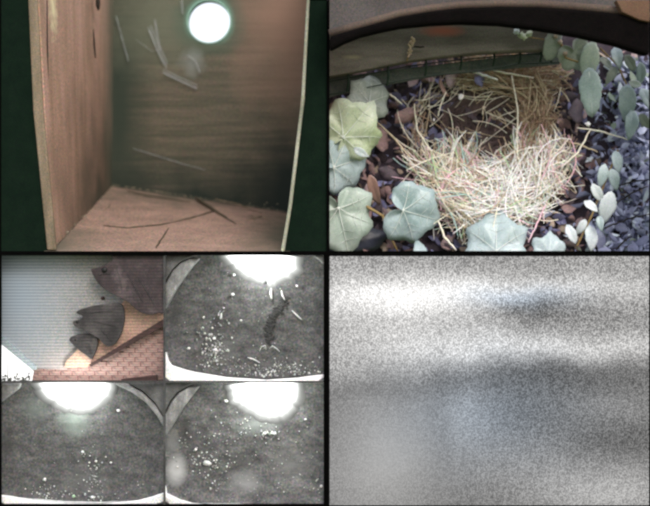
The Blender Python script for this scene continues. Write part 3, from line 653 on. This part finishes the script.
# ================================================================== D, E, F: dark round chambers
def interp(poly, x):
    for (a, ya), (b, yb) in zip(poly, poly[1:]):
        if a <= x <= b: return ya+(yb-ya)*(x-a)/(b-a)
    return poly[-1][1]
def chamber(idx, X0, Y0, X1, Y1, T, bottom, glare, bands_, lab_mat, lab_glare, clusters, lab_base):
    """T maps zoom coordinates to photo px"""
    # dished dark floor mat
    n = 36; m = MB(); vs = []; fs = []
    W, H = X1-X0, Y1-Y0; ccx, ccy = (X0+X1)/2, Y0+H*.45
    def dmat(px, py):
        r = math.hypot((px-ccx)/(W*.60), (py-ccy)/(H*.62))
        return 24-26*max(0, r-.35)**2+1.4*noise.noise(Vector((px*.12, py*.12, idx)))+.6*noise.noise(Vector((px*.3, py*.3, idx)))
    for i in range(n+1):
        for j in range(n+1):
            px = X0+W*i/n; py = Y0+H*j/n
            r = math.hypot((px-ccx)/(W*.60), (py-ccy)/(H*.62))
            vs.append(P(px, py, dmat(px, py)))
    fs = [(i*(n+1)+j, i*(n+1)+j+1, (i+1)*(n+1)+j+1, (i+1)*(n+1)+j) for i in range(n) for j in range(n)]
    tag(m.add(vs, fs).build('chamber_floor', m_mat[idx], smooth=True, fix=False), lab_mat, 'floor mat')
    # white base showing below the mat's curved front edge
    bl = [T(x, y) for x, y in bottom]
    tag(MB().prism([(X0-1, Y1+2)]+bl+[(X1+1, Y1+2)], 6, 12).build('chamber_base', m_white, bevel=1), lab_base, 'chamber base')
    e = MB(); e.tube([P(x, y-1.0, 12) for x, y in bl], .9, 6); 
    tag(e.build('edge_gasket', m_slug, smooth=True), 'thin black gasket curving along the foot of '+lab_base.split(' below ')[1], 'gasket')
    for (poly, mat, lab) in bands_:
        tag(MB().prism([T(*p) for p in poly], 9, 12).build('chamber_wall', mat, bevel=1.5), lab, 'chamber wall')
    lp = thing('lamp_glare', lab_glare, 'lamp_glare')  # white glare built as a glowing shape with an added light
    pts = [T(*p) for p in glare]; gx = sum(p[0] for p in pts)/len(pts); gy = Y0-1
    # glare painted as emission, halo fading outward: rings shrink inward and bulge forward
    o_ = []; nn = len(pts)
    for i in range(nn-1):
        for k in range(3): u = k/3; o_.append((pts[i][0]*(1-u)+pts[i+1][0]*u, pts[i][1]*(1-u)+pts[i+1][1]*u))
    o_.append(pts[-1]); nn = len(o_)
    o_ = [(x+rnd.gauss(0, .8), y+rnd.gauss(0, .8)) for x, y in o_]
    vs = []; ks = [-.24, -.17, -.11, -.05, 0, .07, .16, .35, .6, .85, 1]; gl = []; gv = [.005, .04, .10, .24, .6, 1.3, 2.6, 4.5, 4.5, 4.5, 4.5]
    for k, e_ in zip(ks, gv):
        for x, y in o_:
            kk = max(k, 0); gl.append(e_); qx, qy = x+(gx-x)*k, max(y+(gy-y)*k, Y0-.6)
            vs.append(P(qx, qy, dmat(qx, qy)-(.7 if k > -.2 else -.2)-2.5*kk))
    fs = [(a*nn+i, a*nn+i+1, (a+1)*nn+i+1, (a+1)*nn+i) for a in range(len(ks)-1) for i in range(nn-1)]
    go = MB().add(vs, fs).build('glare_cover', m_glare, lp, smooth=True)
    pd = bpy.data.lights.new('added_light', 'POINT'); pd.energy = .17; pd.shadow_soft_size = 6*S; pd.color = (.96, 1, .96)  # added point light, lost in the glare, widens the glow
    po = bpy.data.objects.new('added_light', pd); COL.objects.link(po); po.parent = lp; po.location = P(gx, Y0+15, 1)
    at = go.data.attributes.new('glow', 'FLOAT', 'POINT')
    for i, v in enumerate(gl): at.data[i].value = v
    MB().bar(X0+W*.3, Y0-.5, X0+W*.75, Y0+1.0, 24, 4).build('glare_back', m_white, lp)
    # crumbs
    a, b = MB(), MB()
    for (x, y, sx, sy, cnt, s0, s1) in clusters:
        for i in range(cnt):
            px, py = T(rnd.gauss(x, sx), rnd.gauss(y, sy))
            if not (X0+2 < px < X1-2 and Y0+2 < py < min(Y1-3, interp(bl, px)-3)): continue
            r = math.hypot((px-ccx)/(W*.60), (py-ccy)/(H*.62)); d = 23-26*max(0, r-.35)**2
            (a if rnd.random() < .45 else b).blob(P(px, py, d), rnd.uniform(s0, s1)*.85, rnd.random()*50, 6, 4, .5, (1, .6, rnd.uniform(.6, 1.2)))
    tag(a.build('pale_crumbs', m_chip, kind='stuff', smooth=True), 'pale crumbs scattered over '+lab_mat.split(',')[0], 'crumbs')
    tag(b.build('dull_crumbs', m_chipd, kind='stuff', smooth=True), 'dull grey crumbs scattered over '+lab_mat.split(',')[0], 'crumbs')
    return lambda px, py: 22-26*max(0, math.hypot((px-ccx)/(W*.60), (py-ccy)/(H*.62))-.35)**2
TD = lambda x, y: (160+x/3.776, 250+y/3.776)
TE = lambda x, y: (x/3.94, 378+y/3.94)
TF = lambda x, y: (160+x/3.824, 378+y/3.824)
m_corner = M('dark_corner', [(.3, g(.05)), (.7, g(.14))], scale=80)
dfD = chamber(0, 165.2, 255.4, 323.6, 381, TD,
    [(20, 385), (30, 418), (42, 436), (90, 452), (130, 462), (250, 482), (400, 492), (520, 484), (618, 470)],
    [(250, 18), (262, 40), (288, 64), (330, 94), (370, 107), (398, 112), (412, 126), (430, 112), (480, 95), (512, 74), (516, 18)],
    [([(20, 130), (48, 78), (80, 48), (110, 34), (150, 32), (124, 60), (96, 96), (62, 146), (40, 186), (20, 225)], m_pale, 'pale curved chamber wall at top left of the upper dark chamber'),
     ([(20, 20), (130, 20), (112, 31), (76, 46), (46, 74), (20, 118)], m_corner, 'dark corner beyond the pale wall of the upper dark chamber'),
     ([(578, 22), (618, 22), (618, 56), (600, 38)], m_pale, 'small pale corner at top right of the upper dark chamber')],
    'dark grey dished floor with many crumbs at its foot, under the upper lamp', 'glowing stand-in for the white lamp of the upper chamber right of the fish',
    [(200, 375, 30, 40, 180, .35, 1.6), (450, 458, 80, 20, 260, .35, 1.4), (260, 430, 60, 30, 60, .3, 1.0), (320, 250, 150, 130, 110, .2, .65), (230, 240, 12, 22, 14, .4, 1.1), (320, 470, 100, 12, 60, .3, .8)],
    'white base lip below the upper dark chamber')
dfE = chamber(1, .8, 382.8, 163.4, 504.4, TE,
    [(3, 462), (60, 474), (120, 484), (250, 496), (400, 499), (540, 486), (600, 470), (644, 454)],
    [(155, 18), (172, 50), (205, 84), (245, 110), (300, 120), (350, 112), (400, 90), (430, 56), (438, 18)],
    [([(445, 20), (500, 26), (560, 58), (610, 105), (644, 158), (644, 195), (618, 150), (575, 98), (520, 58), (470, 34)], m_pale, 'pale curved chamber rim at top right of the lower left chamber'),
     ([(510, 20), (644, 20), (644, 150), (612, 98), (562, 50), (515, 24)], m_corner, 'dark corner outside the pale rim of the lower left chamber'),
     ([(3, 22), (80, 22), (70, 45), (30, 75), (3, 98)], m_pale, 'pale wall corner at top left of the lower left chamber')],
    'plain dark grey dished floor with few crumbs, bottom left of all', 'glowing stand-in for the white lamp of the bottom left chamber',
    [(365, 400, 24, 60, 90, .35, 1.3), (190, 455, 40, 18, 50, .35, 1.2), (330, 470, 90, 14, 36, .3, 1.0), (330, 290, 10, 10, 8, .4, .9), (320, 260, 160, 120, 90, .2, .5), (500, 380, 50, 50, 34, .2, .6)],
    'white base lip below the bottom left chamber')
dfF = chamber(2, 165.2, 382.8, 323.6, 504.4, TF,
    [(20, 440), (50, 456), (80, 470), (120, 482), (200, 488), (400, 492), (622, 490)],
    [(268, 18), (276, 50), (284, 88), (315, 104), (350, 120), (385, 138), (412, 146), (445, 142), (472, 134), (500, 112), (518, 86), (526, 18)],
    [([(20, 140), (44, 92), (72, 58), (110, 36), (150, 34), (116, 78), (84, 120), (56, 170), (22, 222)], m_pale, 'pale curved chamber wall at top left of the lower middle chamber'),
     ([(20, 20), (130, 20), (104, 34), (66, 56), (38, 90), (20, 128)], m_corner, 'dark corner beyond the pale wall of the lower middle chamber')],
    'mottled grey dished floor dotted all over, right of the bottom left chamber', 'glowing stand-in for the white lamp of the lower middle chamber beside the static screen',
    [(190, 310, 50, 50, 90, .35, 1.4), (410, 212, 22, 7, 16, .6, 1.7), (300, 200, 60, 30, 40, .3, 1.0), (380, 330, 170, 120, 320, .25, .9), (600, 440, 20, 26, 20, .3, 1.0), (400, 478, 130, 10, 40, .3, 1.0)],
    'white base lip below the lower middle chamber')
def chipD(T, df, pts, r, mat, label, cat, name):
    P_ = [T(*p) for p in pts]
    V = [P(x, y, df(x, y)-1.2) for x, y in P_]
    Q = []
    for i in range(len(V)-1):
        for k in range(4): Q.append(V[i].lerp(V[i+1], k/4))
    Q.append(V[-1]); n = len(Q)
    tag(MB().tube(Q, [.8*r*(.35+.65*math.sin(math.pi*(i+.5)/n)) for i in range(n)], 7).build(name, mat, smooth=True), label, cat)
m_chipw = M('white_husk', [(.3, g(.5)), (.7, g(.75))], scale=200)
sk = MB(); path = [TD(*p) for p in [(478, 180), (462, 210), (440, 235), (420, 258), (412, 300), (410, 350)]]
for i in range(420):
    u = rnd.uniform(0, 4.999); a, b = path[int(u)], path[int(u)+1]; u -= int(u)
    x, y = a[0]+(b[0]-a[0])*u+rnd.gauss(0, 2.0), a[1]+(b[1]-a[1])*u+rnd.gauss(0, 1.5); sk.blob(P(x, y, dfD(x, y)+1), rnd.uniform(.5, 1.4), i, 6, 4, .4, (1, .5, 1))
tag(sk.build('dark_debris', m_slug, kind='stuff', smooth=True), 'ragged dark bent streak of dirt in the middle of the upper chamber', 'dirt')
for pts, r, L in [([(458, 152), (462, 172), (472, 190)], 1.1, 'pale curved shaving at the top of the dark streak'),
    ([(420, 145), (418, 165), (422, 188)], 1.7, 'bluish white shaving left of the top of the dark streak'),
    ([(498, 228), (515, 245), (536, 264)], 1.0, 'pale slanting shaving right of the dark streak'),
    ([(330, 406), (352, 412), (378, 426)], 1.0, 'long pale shaving below the dark streak'),
    ([(376, 382), (382, 366), (398, 360), (400, 376)], .5, 'small hooked pale shaving at the foot of the dark streak'),
    ([(412, 372), (425, 362), (440, 372), (452, 384)], .5, 'arched pale shaving just right of the hooked one'),
    ([(232, 238), (228, 262)], 1.6, 'short upright pale shaving left in the upper chamber')]:
    chipD(TD, dfD, pts, r, m_chip, L, 'shaving', 'wood_shaving')
def husk(T, df, x, y, r, L, mat=None, fl_=(1, .6, .8)):
    r *= .72
    px, py = T(x, y); tag(MB().blob(P(px, py, df(px, py)-1), r, x, 10, 7, .3, fl_).build('husk', mat or m_chipw, smooth=True), L, 'seed husk')
husk(TD, dfD, 274, 168, 2.6, 'round white husk below the lamp edge of the upper chamber')
husk(TD, dfD, 279, 94, 2.2, 'small husk beside the left edge of the upper lamp')
husk(TD, dfD, 108, 371, 2.2, 'lone white husk low on the left side of the upper chamber')
husk(TD, dfD, 204, 334, 2.4, 'bright husk at the top of the left crumb cluster')
husk(TD, dfD, 208, 378, 3.2, 'largest bright husk inside the left crumb cluster')
husk(TD, dfD, 518, 136, 2.0, 'small husk right of the upper lamp')
husk(TD, dfD, 306, 266, 1.6, 'tiny husk in the centre of the upper chamber')
husk(TE, dfE, 467, 128, 2.4, 'lone bright husk right of the bottom left lamp')
husk(TE, dfE, 326, 292, 2.2, 'pale husk in the middle of the bottom left chamber')
husk(TE, dfE, 378, 328, 1.9, 'pale husk right of the middle one in the bottom left chamber')
husk(TE, dfE, 437, 333, 1.7, 'rightmost husk of the crumb trail in the bottom left chamber')
husk(TE, dfE, 176, 400, 2.5, 'pale husk low at the left of the bottom left chamber')
husk(TE, dfE, 365, 470, 2.6, 'wide pale husk at the foot of the bottom left chamber', None, (1.4, .6, .7))
husk(TE, dfE, 290, 466, 2.3, 'greenish husk at the foot of the bottom left chamber', M('green_husk', [(.3, (.25, .4, .25)), (.7, (.4, .6, .4))]))
husk(TF, dfF, 252, 88, 2.6, 'glare fringe shaped as a white blob, touching the left side of the lower middle lamp')  # fringe of the glare modelled as a pale blob
husk(TF, dfF, 400, 212, 2.4, 'bright husk under the lower middle lamp, left of a pair')
husk(TF, dfF, 438, 212, 2.6, 'bright husk under the lower middle lamp, right of a pair')
husk(TF, dfF, 181, 326, 4.6, 'broad pale husk low left in the lower middle chamber', m_chip, (1.2, .5, .8))
husk(TF, dfF, 136, 273, 2.0, 'small husk above the broad pale one in the lower middle chamber')
husk(TF, dfF, 557, 158, 1.8, 'small husk far right in the lower middle chamber')
husk(TF, dfF, 617, 414, 2.2, 'husk at the right edge of the lower middle chamber')
st = MB(); st.tube([P(*TF(22, 412), 6), P(*TF(22, 445), 6), P(*TF(30, 470), 6)], [.4, 1.5, 3.0], 7)
tag(st.build('white_spike', m_white, smooth=True), 'small white spike at the bottom left corner of the lower middle chamber', 'spike')

# ================================================================== G: screen full of static
scr = thing('screen', 'flat screen filled with grey static and blurred pale bands', 'screen')
m = bpy.data.materials.new('static_picture'); m.use_nodes = True; nt = m.node_tree; nt.nodes.clear()
tc = node(nt, 'ShaderNodeTexCoord')
sep = node(nt, 'ShaderNodeSeparateXYZ'); nt.links.new(tc.outputs['Object'], sep.inputs[0])
def mth(op, a, b=None, c=None):
    n = node(nt, 'ShaderNodeMath', operation=op)
    for i, v in enumerate((a, b, c)):
        if v is None: continue
        if hasattr(v, 'links'): nt.links.new(v, n.inputs[i])
        else: n.inputs[i].default_value = v
    return n.outputs[0]
SD = 12; k = (D+SD)/D*S
X = mth('DIVIDE', mth('SUBTRACT', sep.outputs[0], (330-325)*k), 320*k)      # 0..1 across
Y = mth('DIVIDE', mth('SUBTRACT', (CZ*S-(256-253)*k), sep.outputs[2]), 250*k)  # 0..1 down
wob = node(nt, 'ShaderNodeTexNoise', inp={'Scale': 16, 'Detail': 3}); nt.links.new(tc.outputs['Object'], wob.inputs[0])
Yw = mth('ADD', Y, mth('MULTIPLY', mth('SUBTRACT', wob.outputs[0], .5), .10))
def gauss(x, y, sx, sy):
    dx = mth('DIVIDE', mth('SUBTRACT', X, x), sx); dy = mth('DIVIDE', mth('SUBTRACT', Yw, y), sy)
    return mth('EXPONENT', mth('MULTIPLY', mth('ADD', mth('MULTIPLY', dx, dx), mth('MULTIPLY', dy, dy)), -1))
# edge between the bright upper part and the darker lower part
edge = mth('ADD', .40, mth('MULTIPLY', mth('MULTIPLY', mth('SUBTRACT', X, .78), mth('SUBTRACT', X, .78)), .19))
upper = mth('SUBTRACT', 1, mth('SMOOTH_MIN', 1, mth('MAXIMUM', 0, mth('MULTIPLY', mth('ADD', mth('SUBTRACT', Yw, edge), .05), 9)), .1))
val = mth('ADD', .44, mth('MULTIPLY', upper, .15))
for (x, y, sx, sy, am) in [(.22, .16, .30, .08, .36), (.70, .13, .35, .05, .16), (.75, .37, .45, .055, .17), (.30, .33, .25, .08, .12), (.64, .22, .14, .07, -.22), (.92, .24, .20, .06, -.08), (.45, .02, .3, .04, -.04),
        (.17, .76, .16, .32, .14), (.06, .9, .25, .2, .05), (.42, .62, .10, .12, .13), (.52, .80, .25, .14, .07), (.90, .74, .16, .06, -.09), (.72, .48, .3, .06, -.07), (.08, .53, .2, .05, -.05), (.5, .25, .6, .14, .04), (.88, .94, .25, .12, .20), (.88, .60, .16, .06, .08), (.35, .58, .04, .3, -.04), (.80, .60, .3, .10, -.04)]:
    val = mth('ADD', val, mth('MULTIPLY', gauss(x, y, sx, sy), am))
snap = node(nt, 'ShaderNodeVectorMath', operation='SNAP'); snap.inputs[1].default_value = (.0010*k/S, 10, .0010*k/S)
nt.links.new(tc.outputs['Object'], snap.inputs[0])
wn = node(nt, 'ShaderNodeTexWhiteNoise', noise_dimensions='3D'); nt.links.new(snap.outputs[0], wn.inputs['Vector'])
calm = mth('SUBTRACT', 1, mth('MULTIPLY', gauss(.17, .80, .24, .30), .75))
amp = mth('MULTIPLY', calm, mth('ADD', .27, mth('MULTIPLY', upper, .13)))
val = mth('ADD', val, mth('MULTIPLY', mth('SUBTRACT', wn.outputs['Value'], .5), amp))
val = mth('MAXIMUM', mth('ADD', val, .055), .02)
lin = mth('POWER', val, 2.2)
blue = gauss(.50, .62, .30, .22)
blue2 = gauss(.60, .17, .16, .05)
bl = mth('MAXIMUM', blue, blue2)
colr = mixc(nt, bl, (1.0, .985, .965), (.90, 1.0, 1.12))
em = node(nt, 'ShaderNodeEmission'); 
mul = node(nt, 'ShaderNodeVectorMath', operation='SCALE'); nt.links.new(colr, mul.inputs[0]); nt.links.new(lin, mul.inputs['Scale'])
nt.links.new(mul.outputs[0], em.inputs[0]); em.inputs[1].default_value = E1
ou = node(nt, 'ShaderNodeOutputMaterial'); nt.links.new(em.outputs[0], ou.inputs[0])
MB().bar(328, 254, 652, 508, SD, 3).build('picture', m, scr)
MB().bar(328, 254, 652, 508, SD+4, 14).build('casing', m_black, scr)
